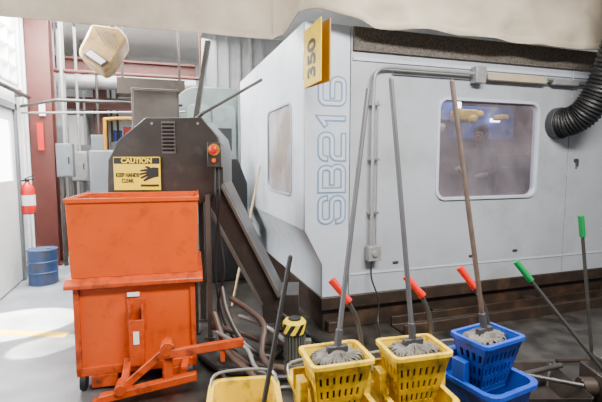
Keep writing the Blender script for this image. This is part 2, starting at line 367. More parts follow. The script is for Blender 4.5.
for ch in 'SB216':
    wd_=.215 if ch!='1' else .16; ht=.225
    for lw,m_,y0,y1 in((.058,BINK,3.627,3.6305),(.028,LETF,3.6235,3.6255)):
        b=B()
        for i,pl in enumerate(GLY[ch]):
            PP=[(z+.02+wd_*g[0],1.615-ht*g[1]) for g in pl]
            b.ribbon(PP,lw,y0-.0006*i,y1-.0001*i,lambda a,b_,d:Vector((b_,d,a)))
        W(b,'lettering',m_)
    z+=.288 if ch!='1' else .205

sg=root('number_sign',(1.25,3.60,2.22),0,'yellow folded number sign plate fixed to machine corner','sign')
mk(B().box(1.225,1.235,3.20,3.60,2.22,2.70),'sign_plate',MUST,sg,.002,world=True)
mk(B().prism([(3.20,2.22),(3.6,2.22),(3.6,2.70),(3.20,2.70)],0,0.008,lambda a,b,d:Vector((1.237+(3.6-a)*.16+d,a,b))),'sign_plate',SIGNO,sg,world=True)
text('lettering','350',.25,(1.222,3.40,2.43),(0,0,1),(0,1,0),INK,sg,world=True,off=.006,sx=.85)
mk(B().box(1.222,1.29,3.60,3.625,2.3,2.65),'bracket',STEEL,sg,world=True)

cd=root('wall_conduit',(1.90,3.6,.62),0,'grey metal conduit with junction boxes on machine front','conduit')
mk(B().tube([(1.885,3.57,.80),(1.885,3.57,2.25)]+smooth([(1.885,3.57,2.30),(1.90,3.57,2.38),(1.95,3.57,2.43),(2.05,3.57,2.45)],4)+[(5.8,3.57,2.45)],.016,10),'pipe',GALV,cd,world=True)
mk(B().tube([(1.935,3.58,.80),(1.935,3.58,2.15)],.008,8),'pipe',GALV,cd,world=True)
mk(B().tube([(2.1,3.585,2.415),(5.8,3.585,2.415)],.008,8),'pipe',DSTEEL,cd,world=True)
mk(B().box(1.84,1.97,3.53,3.61,.66,.80).cyl((1.905,3.53,.73),(1.905,3.515,.73),.03),'junction_box',GALV,cd,.005,world=True)
mk(B().box(2.98,3.10,3.53,3.62,2.36,2.52),'junction_box',GALV,cd,.005,world=True)
mk(B().box(3.14,3.9,3.55,3.62,2.40,2.47),'raceway',RACE,cd,.004,world=True)
mk(B().box(4.0,4.35,3.55,3.62,2.40,2.45),'raceway',GALV,cd,.004,world=True)
for z in(1.1,1.6,2.1): mk(B().box(1.86,1.955,3.565,3.63,z,z+.02),'clip',STEEL,cd,world=True)
mk(B().tube(smooth([(1.89,3.57,.67),(1.88,3.55,.5),(1.93,3.5,.3),(1.90,3.45,.12),(1.85,3.3,.02)],6),.008,6),'cable',BLACK,cd,world=True)

pts=smooth([(4.14,3.615,2.00),(4.15,3.47,2.01),(4.19,3.34,2.09),(4.22,3.22,2.28),(4.22,3.12,2.52),(4.20,3.02,2.80),(4.20,2.96,3.2),(4.20,2.94,3.55),(4.20,2.94,3.9)],28)
hs=root('exhaust_hose',(4.14,3.6,2.0),0,'fat black ribbed exhaust hose plugged into machine front','hose')
mk(B().tube(pts,lambda t:.145+.009*math.sin(t*330),28),'hose_body',BLACK,hs,world=True,sm=70)
mk(B().cyl((4.14,3.628,2.0),(4.145,3.55,2.0),.168,n=32),'collar',CHAR,hs,.005,world=True)
tb=B().prism([(3.30,0),(3.56,0),(3.56,.10),(3.53,.10),(3.53,.02),(3.33,.02),(3.33,.10),(3.30,.10)],2.1,5.6,YZ)
tag(mk(tb,'coolant_trough',BROWN,bev=.004),'dark rusty open coolant trough along the machine foot','trough')

# ================= PERSON
pr=root('person',(4.12,4.75,.36),math.radians(-62),'person in dark navy jacket built inside for a window reflection, head turned down','person')  # solid figure in the cavity replaces a likely reflection in the glass
sk=[((0,0,.90),.125,.10),((0,0,1.02),.125,.095),((0,-.01,1.18),.135,.10),((0,-.01,1.32),.15,.10),((0,0,1.40),.07,.065),((0,-.02,1.47),.05,.05),((0,-.03,1.53),.07,.08),((0,-.04,1.60),.074,.09),((0,-.03,1.66),.045,.055),
((.17,-.01,1.34),.06,.06),((.23,-.03,1.10),.043,.043),((.17,-.25,1.05),.032,.032),((.14,-.33,1.06),.03,.02),
((-.17,-.01,1.34),.06,.06),((-.24,-.02,1.10),.043,.043),((-.18,-.24,1.12),.032,.032),((-.14,-.32,1.15),.03,.02),
((.09,0,.84),.09,.09),((.11,-.01,.47),.06,.06),((.12,.02,.09),.042,.042),((.13,-.12,.035),.035,.03),
((-.09,0,.84),.09,.09),((-.11,-.03,.47),.06,.06),((-.12,0,.09),.042,.042),((-.13,-.14,.035),.035,.03),
((0,-.135,1.56),.012,.012),((0,-.155,1.545),.008,.008)]
ed=[(0,1),(1,2),(2,3),(3,4),(4,5),(5,6),(6,7),(7,8),(3,9),(9,10),(10,11),(11,12),(3,13),(13,14),(14,15),(15,16),(0,17),(17,18),(18,19),(19,20),(0,21),(21,22),(22,23),(23,24),(6,25),(25,26)]
vs=[a[0] for a in sk];rd=[(a[1],a[2]) for a in sk]
for palm,sgn in((12,1),(16,-1)):
    px,py,pz=vs[palm]
    for k in range(5):
        if k<4:
            ox=(k-1.5)*.021*sgn;l=(.036,.042,.040,.031)[k]
            a=(px+ox,py-.022,pz-.004);b=(px+ox*1.05,py-.022-l,pz-.012);c=(px+ox*1.05,py-.03-l*1.5,pz-.035)
        else:
            a=(px-.035*sgn,py+.015,pz);b=(px-.052*sgn,py-.012,pz-.012);c=(px-.05*sgn,py-.035,pz-.022)
        n0=len(vs);vs+=[a,b,c];rd+=[(.009,.009),(.0085,.0085),(.007,.007)];ed+=[(palm,n0),(n0,n0+1),(n0+1,n0+2)]
me=bpy.data.meshes.new('skel');me.from_pydata(vs,ed,[])
so=bpy.data.objects.new('skel',me);col.objects.link(so)
so.modifiers.new('skin','SKIN')
if not me.skin_vertices:
    bm=bmesh.new();bm.from_mesh(me);bm.verts.layers.skin.verify();bm.to_mesh(me);bm.free()
for i,r_ in enumerate(rd):
    me.skin_vertices[0].data[i].radius=r_;me.skin_vertices[0].data[i].use_root=(i==0)
so.modifiers.new('sub','SUBSURF').levels=2
dg=bpy.context.evaluated_depsgraph_get();bme=bpy.data.meshes.new_from_object(so.evaluated_get(dg));bpy.data.objects.remove(so)
bme.materials.clear()
for m_ in(SKIN,JKT,TRS,BLACK):bme.materials.append(m_)
for p in bme.polygons:
    c=p.center;p.use_smooth=True
    hand=c.y<-.24 and .95<c.z<1.3
    p.material_index=0 if(c.z>1.43 or hand) else(1 if c.z>.88 else(2 if c.z>.08 else 3))
bo=bpy.data.objects.new('body',bme);col.objects.link(bo);bo.parent=pr
hb=B().ell((0,-.005,1.625),.092,.105,.10).ell((0,.045,1.58),.08,.06,.09)
mk(hb,'hair',HAIR,pr)
for x in(.03,-.03): mk(B().ell((x,-.118,1.60),.012,.008,.008,10,6),'eye',BLACK,pr)
mk(B().ell((0,-.112,1.515),.025,.01,.006,10,6),'mouth',RED,pr)
for x in(.085,-.085): mk(B().ell((x,-.03,1.58),.012,.02,.032,10,6),'ear',SKIN,pr)

# ================= ORANGE HOPPER
hp=root('self_dumping_hopper',GP(-1.15,2.95),YAW+math.radians(14),'bright orange steel self-dumping scrap hopper on casters','bin')
hp.scale=(.935,1,1)
def shell(x0t,x1t,y0t,y1t,z1,x0b,x1b,y0b,y1b,z0,t):
    r=lambda x0,x1,y0,y1,z:[Vector((x0,y0,z)),Vector((x1,y0,z)),Vector((x1,y1,z)),Vector((x0,y1,z))]
    return B().loft([r(x0b,x1b,y0b,y1b,z0),r(x0t,x1t,y0t,y1t,z1),r(x0t+t,x1t-t,y0t+t,y1t-t,z1),r(x0b+t,x1b-t,y0b+t,y1b-t,z0+t)])
ub=shell(-.465,.455,0,.70,1.335,-.45,.445,0,.70,.80,.012)
ub.box(-.475,.465,-.012,.0,1.315,1.345).box(-.475,-.463,-.012,.70,1.315,1.345).box(.453,.465,-.012,.70,1.315,1.345)
mk(ub,'upper_bin',ORANGE,hp,.003)
lip=B().prism([(-.055,.735),(-.055,.765),(-.005,.80),(.71,.80),(.71,.735)],-.49,.48,YZ)
mk(lip,'rim_flange',ORANGED,hp,.006)
lb=B().prism([(0,.12),(.66,.12),(.70,.735),(0,.735)],-.425,.405,YZ)
mk(lb,'lower_body',ORANGE,hp,.006)
mk(B().box(-.44,-.40,-.02,.02,.11,.735).box(.385,.42,-.02,.02,.11,.735).box(-.44,.42,-.02,.02,.11,.17).box(-.44,-.425,0,.66,.11,.17).box(.405,.42,0,.66,.11,.17),'corner_rib',ORANGED,hp,.003)
mk(B().box(-.06,-.045,-.07,0,.17,.60).box(.03,.045,-.07,0,.17,.60).box(-.06,.045,-.075,-.06,.17,.50).box(-.075,.06,-.02,-.001,.42,.64),'latch_bracket',ORANGED,hp,.004)
mk(B().box(-.07,.015,-.023,-.0205,.655,.685),'sticker',PAPER,hp)
mk(B().box(-.03,.01,-.080,-.0765,.33,.42),'sticker',PAPER,hp)
mk(B().box(-.34,-.16,-.02,.68,.02,.11).box(.16,.34,-.02,.68,.02,.11),'fork_pocket',ORANGED,hp,.005)
for x,y in((-.40,.02),(.37,.02),(-.40,.62),(.37,.62)):
    mk(B().cyl((x-.02,y,.062),(x+.02,y,.062),.062,n=20).box(x-.03,x+.03,y-.03,y+.03,.112,.125),'caster',BLACK,hp,.003)
ta=B()
ta.bar((-.24,-.24,.055),(.42,-.24,.14),.06,.05)
ta.bar((-.08,-.20,.10),(.22,-.22,.34),.035,.05)
ta.bar((.22,-.22,.10),(.22,-.22,.40),.06,.05,up=(0,1,0))
ta.bar((.16,-.22,.30),(.74,-.42,.42),.04,.055)
ta.cyl((.22,-.27,.35),(.22,-.17,.35),.05,n=18).cyl((-.10,-.28,.11),(-.10,-.16,.11),.04,n=18)
ta.bar((-.08,-.20,.12),(-.08,-.02,.20),.05,.05).bar((.32,-.23,.13),(.34,0,.15),.05,.05)
ta.bar((.60,-.37,.39),(.60,-.37,.28),.03,.03,up=(0,1,0))
ta.box(-.29,-.20,-.30,-.18,.0,.04)
mk(ta,'release_lever',ORANGED,hp,.005)

# ================= CHIP CONVEYOR
cv=root('chip_conveyor',GP(-.7,3.85),YAW,'dark brown-grey inclined chip conveyor discharging into the orange hopper','conveyor')
def xs(l): return [(a+.7,b) for a,b in l]
mk(B().prism(xs([(-1.72,1.20),(-1.70,1.60),(-1.60,1.78),(-1.36,1.97),(-.87,1.97),(-.72,1.80),(-.69,1.68),(-.69,1.40),(-.80,1.25),(-.95,1.20)]),-.05,.45),'head_housing',DGREY,cv,.008)
mk(B().prism(xs([(-.86,1.25),(-.70,1.42),(-.20,.37),(-.02,.37),(-.02,.10),(-.35,.10),(-.36,.28)]),-.0,.42),'incline_trunk',DGREY,cv,.005)
def ed2(p,q,w=.026):
    mk(B().bar((p[0]+.7,-.02,p[1]),(q[0]+.7,-.02,q[1]),w,.05,up=(0,1,0)),'edge_rail',DGREY2,cv,.002)
ed2((-.715,1.40),(-.20,.36));ed2((-.86,1.25),(-.36,.28))
for x,y in((-.28,.02),(-.28,.35)): mk(B().box(x-.025,x+.025,y-.025,y+.025,0,1.3).box(x-.05,x+.05,y-.04,y+.04,0,.015),'support_post',DGREY,cv,.003)
mk(B().box(-.14,-.10,-.10,-.06,0,1.30).box(-.17,-.07,-.12,-.04,0,.012),'support_post',DGREY2,cv,.003)
mk(B().box(-.52,-.40,-.056,-.05,1.66,1.94),'vent_plate',DGREY2,cv)
for k in range(8): mk(B().bar((-.51,-.062,1.69+.032*k),(-.41,-.062,1.69+.032*k),.014,.012,up=(0,1,1)),'vent_slat',BLACK,cv)
for a,b_ in((-1.62,1.55),(-.75,1.45),(-.9,1.92),(-1.3,1.92),(-.75,1.66)):
    mk(B().cyl((a+.7,-.05,b_),(a+.7,-.06,b_),.012,n=8),'bolt',STEEL,cv)
mk(B().bar((-.98+.7,.2,1.965),(-.86+.7,.25,2.70),.045,.05).box(-.33,-.2,.12,.28,1.965,1.99),'mast',DSTEEL,cv,.004)
mk(B().cyl((-.20,.15,2.03),(.33,.3,2.36),.014).cyl((-.28,.15,1.965),(-.20,.15,2.03),.016),'brace_rod',DSTEEL,cv)
cs=root('caution_sign',GP(-1.44,3.785,1.485),YAW,'yellow caution sign reading keep hands clear','sign')
mk(B().box(-.205,.205,-.004,.004,-.145,.145),'sign_plate',SIGN,cs,.001)
mk(B().box(-.20,.20,-.006,-.004,.085,.138),'header_band',INK,cs)
text('lettering','CAUTION',.060,(0,-.0075,.111),(1,0,0),(0,0,1),SIGN,cs,off=.002)
text('lettering','KEEP HANDS\nCLEAR',.050,(-.085,-.0055,-.04),(1,0,0),(0,0,1),INK,cs,off=.0015,sx=.70)
hand=[(.19,.050),(.145,.056),(.125,.050),(.10,.064),(.075,.066),(.072,.054),(.094,.044),(.030,.032),(.026,.018),(.092,.018),(.020,.000),(.020,-.016),(.090,-.002),(.028,-.032),(.034,-.047),(.096,-.024),(.052,-.058),(.063,-.070),(.120,-.045),(.150,-.034),(.19,-.028)]
mk(B().prism(hand,-.006,-.004),'pictogram',INK,cs)
mk(B().box(.03,.19,-.006,-.004,-.115,-.095),'pictogram',INK,cs)
es=root('emergency_stop_box',GP(-.735,3.70,1.54),YAW,'orange control box with red stop button on conveyor','control box')
mk(B().box(-.06,.06,-.05,.09,0,.21),'enclosure',DGREY,es,.008)
mk(B().cyl((0,-.05,.15),(0,-.075,.15),.022).ell((0,-.085,.15),.036,.016,.036),'stop_button',RED,es)
mk(B().cyl((0,-.05,.15),(0,-.053,.15),.05),'button_ring',SIGNO,es)
mk(B().cyl((0,-.05,.06),(0,-.062,.06),.018),'push_button',ORANGE,es)
mk(B().tube(smooth([(0,.02,0),(.0,-.0,-.3),(.03,.0,-.6),(.07,-.06,-.9),(.02,-.1,-1.2),(.10,-.15,-1.5)],6),.012,6),'cable',BLACK,es)
mk(B().tube(smooth([(.03,.02,0),(.03,-.0,-.3),(-.01,.0,-.7),(.0,-.06,-1.0),(.06,-.1,-1.3),(.18,-.15,-1.5)],6),.010,6),'cable',BLACK,es)

mo=root('pump_motor',GP(-.05,3.24),YAW,'grey ribbed vertical coolant pump motor with yellow-black striped cap','motor')
mb=B().lathe([(.085,0),(.085,.03),(.065,.03),(.065,.06),(.072,.06),(.072,.27)],n=28)
for k in range(22):
    a=2*math.pi*k/22;mb.bar((.073*math.cos(a),.073*math.sin(a),.07),(.073*math.cos(a),.073*math.sin(a),.26),.007,.028,up=(math.cos(a),math.sin(a),0))
mk(mb,'motor_body',MOTOR,mo)
mk(B().lathe([(.088,.27),(.092,.275),(.092,.35),(.075,.37),(.001,.375)],n=28),'cap',SIGN,mo)
for k in range(8):
    st=B();a0=2*math.pi*k/8;n_=6;R=[]
    for q in range(n_+1):
        t=q/n_
        aa=a0+.55*t;zz=.272+.08*t
        R.append([Vector((rr_*math.cos(aa+da),rr_*math.sin(aa+da),zz)) for rr_,da in((.0945,0),(.0950,.19),(.0945,.38),(.088,.38),(.088,.19),(.088,0))])
    st.loft(R);mk(st,'stripe',INK,mo,sm=60)
mk(B().lathe([(.05,.372),(.05,.385),(.001,.387)],n=20),'cap_center',INK,mo)
mk(B().box(.07,.13,-.03,.03,.13,.21),'terminal_box',MOTOR,mo,.004)

def hose(pts,r,m,lab):
    tag(mk(B().tube(smooth([GP(*p) for p in pts],8),r,10),'floor_hose',m),lab,'hose','hoses lying by the conveyor foot')
hose([(-.72,3.45,.35),(-.62,3.35,.15),(-.45,3.22,.04),(-.28,3.15,.04),(-.12,3.1,.04)],.028,HOSEM,'brown ribbed coolant hose curving across the floor')
hose([(-.66,3.5,.55),(-.60,3.42,.35),(-.45,3.35,.12),(-.25,3.3,.04),(-.16,3.42,.04)],.022,DSTEEL,'dark steel-grey hose drooping to the floor')
hose([(-.80,3.3,.03),(-.6,3.1,.03),(-.38,3.05,.03),(-.2,2.98,.03),(.05,3.02,.03)],.026,BLACK,'black rubber hose lying on the floor')
hose([(-.52,3.5,.30),(-.36,3.42,.28),(-.22,3.36,.22),(-.13,3.2,.22)],.018,GALV,'grey braided hose feeding the pump motor')
hose([(-.75,3.52,.20),(-.5,3.5,.15),(-.3,3.45,.10),(-.0,3.42,.05),(.2,3.3,.03)],.026,HOSEM,'brown hose running beneath the conveyor')
hose([(-.60,3.6,.42),(-.42,3.45,.36),(-.30,3.35,.28),(-.30,3.18,.12),(-.2,3.05,.05)],.024,HOSEM,'brown coolant hose looping down to the floor')
hose([(-.66,3.2,.03),(-.5,2.9,.03),(-.3,2.8,.03),(-.1,2.85,.03),(.1,2.8,.03)],.018,DSTEEL,'dark thin hose lying on the floor')
hose([(-.35,3.52,.22),(-.2,3.5,.18),(-.02,3.45,.2),(.06,3.3,.14),(.15,3.2,.03)],.018,BLACK,'black cable looping behind the pump motor')
hose([(-.68,3.35,.22),(-.55,3.25,.20),(-.42,3.22,.14),(-.34,3.1,.05),(-.18,2.93,.03)],.016,GALV,'grey braided hose crossing the floor')
hose([(-.62,3.3,.10),(-.48,3.12,.08),(-.36,3.0,.05),(-.30,2.85,.03),(-.4,2.7,.03),(-.55,2.7,.03)],.024,HOSEM,'brown hose curling beside the hopper')
hose([(-.20,3.5,.34),(-.10,3.4,.30),(.06,3.36,.2),(.2,3.4,.08),(.4,3.35,.03),(.8,3.3,.03)],.022,BLACK,'black hose running along the machine foot')
tag(mk(B().cyl((.73,4.59,0.01),(1.222,5.3,1.53),.014,n=12),'broom_handle',WOOD),'pale wooden pole leaning against the machine side','pole')

# ================= MOP BUCKETS
def bucket(side,fwd,yaw,bm_,grip,lab,wr=True,lever=None,ws=1):
    r=root('mop_bucket',GP(side,fwd),YAW+math.radians(yaw),lab,'mop bucket','wheeled mop buckets with wringers')
    t=B().loft([ring(.105*ws,.19,.05,.09,0,.03),ring(.11*ws,.20,.05,.12,0,.03),ring(.145*ws,.245,.06,.47,0,.03),ring(.165*ws,.265,.07,.475,0,.03),ring(.165*ws,.265,.07,.50,0,.03),ring(.138*ws,.238,.055,.50,0,.03),ring(.102*ws,.19,.045,.12,0,.03)])
    mk(t,'tub',bm_,r,.002)
    mk(B().loft([ring(.119*ws,.212,.05,.30,0,.03),ring(.121*ws,.214,.05,.31,0,.03)]),'dirty_water',WET,r)
    for x,y in((-.09,-.13),(.09,-.13),(-.09,.19),(.09,.19)):
        mk(B().cyl((x-.014,y,.036),(x+.014,y,.036),.036,n=16).box(x-.02,x+.02,y-.006,y+.006,.036,.095),'caster',CHAR,r)
    if wr:
        hxb,hxt,hyb,hyt,zb,zt=.095,.138,.045,.105,.44,.70;cy=-.04;th=.008
        wb=B()
        for sgn in(-1,1):
            def fm(a,b,d,s=sgn): return Vector((a*(hxb+(hxt-hxb)*b),cy+s*((hyb+(hyt-hyb)*b)-d),zb+(zt-zb)*b))
            hl=[]
            for i in range(7):
                for k in range(3):
                    a0=-.86+i*.25;hl.append([(a0,.10+k*.27),(a0+.10,.10+k*.27),(a0+.10,.26+k*.27),(a0,.26+k*.27)])
            wb.prism([(-1,0),(1,0),(1,1),(-1,1)],0,th,fm,holes=hl)
            def sm_(a,b,d,s=sgn): return Vector((s*((hxb+(hxt-hxb)*b)-d),cy+a*(hyb+(hyt-hyb)*b),zb+(zt-zb)*b))
            hl=[]
            for i in range(4):
                for k in range(3):
                    a0=-.8+i*.42;hl.append([(a0,.10+k*.27),(a0+.2,.10+k*.27),(a0+.2,.26+k*.27),(a0,.26+k*.27)])
            wb.prism([(-1,0),(1,0),(1,1),(-1,1)],0,th,sm_,holes=hl)
        wb.box(-hxb,hxb,cy-hyb,cy+hyb,zb-.006,zb)
        mk(wb,'wringer_basket',bm_,r)
        g=.012
        lr=lambda hx,hy,z:[Vector((x,cy+y,z)) for x,y in((-hx,-hy),(hx,-hy),(hx,hy),(-hx,hy))]
        mk(B().loft([lr(hxb-g,hyb-g,zb+.002),lr(hxt-g-.006,hyt-g-.01,zt-.03),lr(hxt-g-.012,hyt-g-.016,zt-.03),lr(hxb-g-.006,hyb-g-.006,zb+.01)]),'dark_slot_backing',BLACK,r)  # dark shell added inside so the slots read dark
        mk(B().prism(rr(-hxt-.014,hxt+.014,cy-hyt-.014,cy+hyt+.014,.03),.695,.715,XY,holes=[rr(-hxt+.006,hxt-.006,cy-hyt+.006,cy+hyt-.006,.02)]),'wringer_rim',bm_,r,.003)
        for x in(-.175,.135): mk(B().box(x,x+.04,-.05,.03,.47,.60),'wringer_bracket',bm_,r,.004)
        mk(B().box(-.17,.17,.085,.10,.49,.60),'wringer_crossbar',bm_,r,.004)
        mk(B().cyl((.13,.0,.60),(.195,.0,.60),.03),'pivot',STEEL,r)
        inv=ROOTM[r.name].inverted()
        P=[Vector((.155,.0,.60))]+[inv@GP(*q) for q in lever]
        mk(B().tube(smooth(P[:-1],5),.012,10),'lever_arm',DSTEEL,r)
        c,dd=P[-2],P[-1];ax=(dd-c).normalized()
        mk(B().tube([c-ax*.025,c-ax*.02,c+ax*.02,dd,dd+ax*.01],lambda t:.019+.002*math.sin(t*9),12),'lever_grip',grip,r)
    mk(B().tube(smooth([(-.16*ws,.20,.49),(-.12*ws,.31,.52),(.12*ws,.31,.52),(.16*ws,.20,.49)],5),.008,8),'bail_handle',STEEL,r)
    return r
def yarn(c,rx,ry,h,n,seed,over=.03):
    # flat stringy mop: strands fan out from the clamp, lie flat and droop at the edge
    random.seed(seed);b=B()
    for i in range(n):
        a=2*math.pi*i/n+random.uniform(-.12,.12);k=random.uniform(.75,1.05)
        ca,sa=math.cos(a),math.sin(a)
        bend=random.uniform(-.5,.5);z0=c[2]+h*random.uniform(.5,1.1)
        P=[(c[0]+rx*.08*ca,c[1]+ry*.08*sa,z0)]
        for t in(.35,.65,.9):
            aa=a+bend*t*random.uniform(.4,1)
            P.append((c[0]+rx*k*t*math.cos(aa),c[1]+ry*k*t*math.sin(aa),c[2]+h*(1-t)*random.uniform(.3,1.0)+random.uniform(0,.006)))
        aa=a+bend
        P.append((c[0]+rx*k*math.cos(aa),c[1]+ry*k*math.sin(aa),c[2]-over*random.uniform(.3,1.2)))
        b.tube(smooth(P,4),random.uniform(.004,.006),5)
    b.ell((c[0],c[1],c[2]-.012),rx*.8,ry*.8,h*.5+.008,16,6)
    return b
def mop(side,fwd,zb,side2,fwd2,zt,m,lab,seed,r=.0125,yw=0):
    p=GP(side,fwd,zb);q=GP(side2,fwd2,zt)
    rt=root('mop',p,YAW+math.radians(yw),lab,'mop','wet mops standing in the buckets')
    qq=ROOTM[rt.name].inverted()@q
    mk(B().cyl((0,0,0),tuple(qq),r,n=12).ell(tuple(qq),r,r,r),'handle',m,rt)
    dv=qq.normalized()
    mk(B().bar(dv*.02+Vector((-.05,0,0)),dv*.02+Vector((.05,0,0)),.03,.035).cyl(dv*.03,dv*.11,.018),'clamp',CHAR,rt,.003)
    mk(yarn((0,0,-.012),.125,.092,.028,130,seed),'yarn_head',YARN,rt,sm=60)
    return rt
bucket(.150,1.95,16,YEL,REDP,'yellow mop bucket with slotted wringer and red lever grip',lever=[(.300,2.04,.69),(.275,2.06,.82),(.222,2.06,.925),(.156,2.08,1.005)])
bucket(.53,2.03,14,YEL,REDP,'yellow mop bucket with slotted wringer and red lever grip',lever=[(.675,2.13,.69),(.655,2.14,.82),(.61,2.15,.925),(.545,2.17,1.0)])
bucket(.94,2.17,28,BLUE,REDP,'blue mop bucket with slotted wringer and red lever grip',lever=[(1.03,2.27,.69),(.99,2.27,.82),(.93,2.28,.93),(.87,2.3,1.01)],ws=1.12)
bucket(-.25,1.81,8,YEL,REDP,'yellow mop bucket without wringer',wr=False,ws=1.05)
mop(.165,1.915,.71,.344,2.25,1.96,FIBG,'grey-handled wet mop resting in yellow wringer',1,yw=16)
mop(.54,1.995,.71,.45,2.195,2.0,FIBG,'slim grey-handled wet mop resting in yellow wringer',2,yw=14)
mop(.945,2.135,.71,.772,2.245,2.0,WOODD,'brown wooden-handled wet mop resting in blue wringer',3,yw=28)
mop(-.20,1.86,.33,-.054,2.10,1.12,BLACK,'black-handled mop standing in a yellow bucket',4)
def gpole(p,q,gl,lab):
    P=GP(*p);Q=GP(*q);rt=root('squeegee_pole',P,0,lab,'pole','green-gripped poles');v=Q-P;d=v.normalized()
    mk(B().cyl((0,0,0),tuple(v),.011,n=12),'handle',DSTEEL,rt)
    mk(B().tube([v-d*gl,v-d*gl*.8,v,v+d*.012],lambda t:.019,12),'grip',GRNP,rt)
    mk(B().bar((-.12,0,.015),(.12,0,.015),.03,.03).cyl((0,0,.01),tuple(d*.08),.018),'blade_holder',BLACK,rt,.003)
gpole((2.03,2.33,.03),(1.280,2.5,.995),.13,'diagonal dark metal pole with green grip')
gpole((2.07,2.9,.03),(1.840,2.8,1.226),.13,'upright dark metal pole with green grip')

pn=root('drip_pan',GP(1.45,2.72),YAW,'dark steel drip pan with rods on the floor','pan')
mk(B().loft([ring(.30,.20,.03,.0),ring(.34,.24,.03,.16),ring(.335,.235,.03,.16),ring(.295,.195,.03,.01)]),'pan_body',DGREY,pn)
mk(B().cyl((-.33,-.1,.17),(.36,.15,.18),.018),'rod',DSTEEL,pn)
mk(B().cyl((-.3,.18,.18),(.34,-.12,.18),.014),'rod',DSTEEL,pn)
rg=root('rag_mop_head',GP(1.30,2.66,.20),YAW,'loose grey string mop head lying on the pan','mop head')
mk(yarn((0,0,.02),.17,.12,.05,110,9,.02),'yarn_head',YARN,rg,sm=60)
pb=root('pump_housing',GP(2.12,2.68),YAW,'low dark steel pump housing with flanged pipe','pump')
mk(B().box(-.22,.22,-.14,.14,.04,.24).box(-.25,.25,-.17,.17,0,.04),'housing',DGREY,pb,.01)
mk(B().cyl((-.12,0,.24),(-.12,0,.32),.07).cyl((-.12,0,.32),(-.12,0,.34),.09),'flange',DSTEEL,pb,.003)
mk(B().cyl((-.31,-.02,.14),(-.22,-.02,.14),.06,n=20),'motor_barrel',BROWN,pb,.004)
ct=root('chip_tray',GP(.55,2.92),YAW,'low dark oily chip tray behind the buckets','tray')
mk(B().loft([ring(.42,.14,.03,0),ring(.46,.17,.03,.13),ring(.45,.16,.03,.13),ring(.41,.13,.03,.01)]),'tray_body',DGREY,ct)
mk(B().loft([ring(.44,.15,.03,.085),ring(.44,.15,.03,.09)]),'oily_sludge',WET,ct)
for i in range(5):
    s=.35+.42*i;f=3.16+.03*i
    a=GP(s,f,.016);b_=GP(s+.38,f+.02,.016)
    tag(mk(B().cyl(a,b_,.014,n=8),'metal_rod',(DSTEEL,BROWN,HOSEM)[i%3]),'loose metal rod lying in the floor clutter','rod','rods by the machine foot')
for i in range(6):
    s=.15+i*.36
    tag(mk(B().tube(smooth([GP(s,2.45+.1*(i%2),.02),GP(s+.2,2.62,.02),GP(s+.35,2.5,.03),GP(s+.55,2.66,.02)],8),.016,8),'floor_cable',BLACK),'black cable snaking over the grimy floor','cable','cables over the grimy floor')
for i,(s,f,w_,l_,zz,yw) in enumerate(((1.34,2.20,.15,.09,0,20),(1.72,2.28,.17,.10,0,-12),(2.5,2.34,.16,.10,0,-30))):
    p=root('steel_plate',GP(s,f,zz),YAW+math.radians(yw),'dark oily steel plate off-cut lying on the floor','steel plate','steel plates on the floor')
    mk(B().box(-w_,w_,-l_,l_,0,.022),'plate_body',(DGREY,BROWN,DSTEEL)[i%3],p,.003)
    mk(B().box(-w_,w_,l_-.02,l_,.022,.055),'plate_flange',(DGREY,BROWN,DSTEEL)[i%3],p,.002)

# ================= LEFT SIDE OBJECTS
fe=root('fire_extinguisher',(-1.66,6.6,.88),0,'red fire extinguisher hung on the white wall','fire extinguisher')
mk(B().lathe([(.06,0),(.085,.02),(.085,.33),(.07,.38),(.03,.42),(.025,.44)],n=24),'cylinder_body',RED,fe)
mk(B().cyl((0,0,.44),(0,0,.47),.03).bar((-.02,0,.48),(.09,-.02,.52),.025,.012).bar((-.02,0,.47),(.08,-.02,.46),.025,.012),'valve_handle',BLACK,fe)
mk(B().tube(smooth([(-.02,-.03,.46),(-.10,-.05,.42),(-.11,-.06,.25),(-.09,-.06,.12)],6),.012,8),'discharge_hose',BLACK,fe)
mk(B().lathe([(.0865,.12),(.0865,.26)],n=24),'label_band',PAPER,fe)
mk(B().box(-.14,-.085,-.03,.03,.15,.35),'wall_bracket',STEEL,fe)
tag(mk(B().box(-1.66,-1.58,7.255,7.27,1.75,2.15),'fire_point_sign',RED),'small red vertical sign on the steel column','sign')
tag(mk(B().box(-1.62,-1.54,7.258,7.27,2.25,2.45),'notice_sheet',PAPER),'white notice sheet taped on the steel column','notice')
dr=root('blue_drum',(-1.46,6.3,0),0,'small closed scuffed blue metal drum on the floor','drum')
mk(B().lathe([(.165,0),(.175,.01),(.17,.02),(.172,.15),(.182,.16),(.172,.17),(.172,.29),(.182,.30),(.172,.31),(.17,.43),(.178,.44)],n=28),'drum_body',DRUM,dr)
mk(B().lathe([(.18,.44),(.18,.455),(.165,.455),(.16,.448),(.001,.448)],n=28),'lid',DRUM,dr)
mk(B().cyl((.08,0,.448),(.08,0,.465),.03),'bung_cap',STEEL,dr)
def ebox(n,x0,x1,y0,y1,z0,z1,m,lab,cat,leg=False):
    rt=root(n,((x0+x1)/2,(y0+y1)/2,0 if leg else z0),0,lab,cat)
    mk(B().box(x0,x1,y0,y1,z0,z1),'cabinet_body',m,rt,.008,world=True)
    mk(B().box(x0+.02,x1-.02,y0-.012,y0,z0+.02,z1-.02),'cabinet_door',m,rt,.006,world=True)
    mk(B().box(x1-.06,x1-.04,y0-.03,y0-.012,(z0+z1)/2-.05,(z0+z1)/2+.05),'handle',BLACK,rt,.003,world=True)
    if leg:
        for x in(x0+.03,x1-.08): mk(B().box(x,x+.05,y0+.02,y0+.07,0,z0),'support_leg',DSTEEL,rt,world=True)
    return rt
EB='electrical_cabinet'
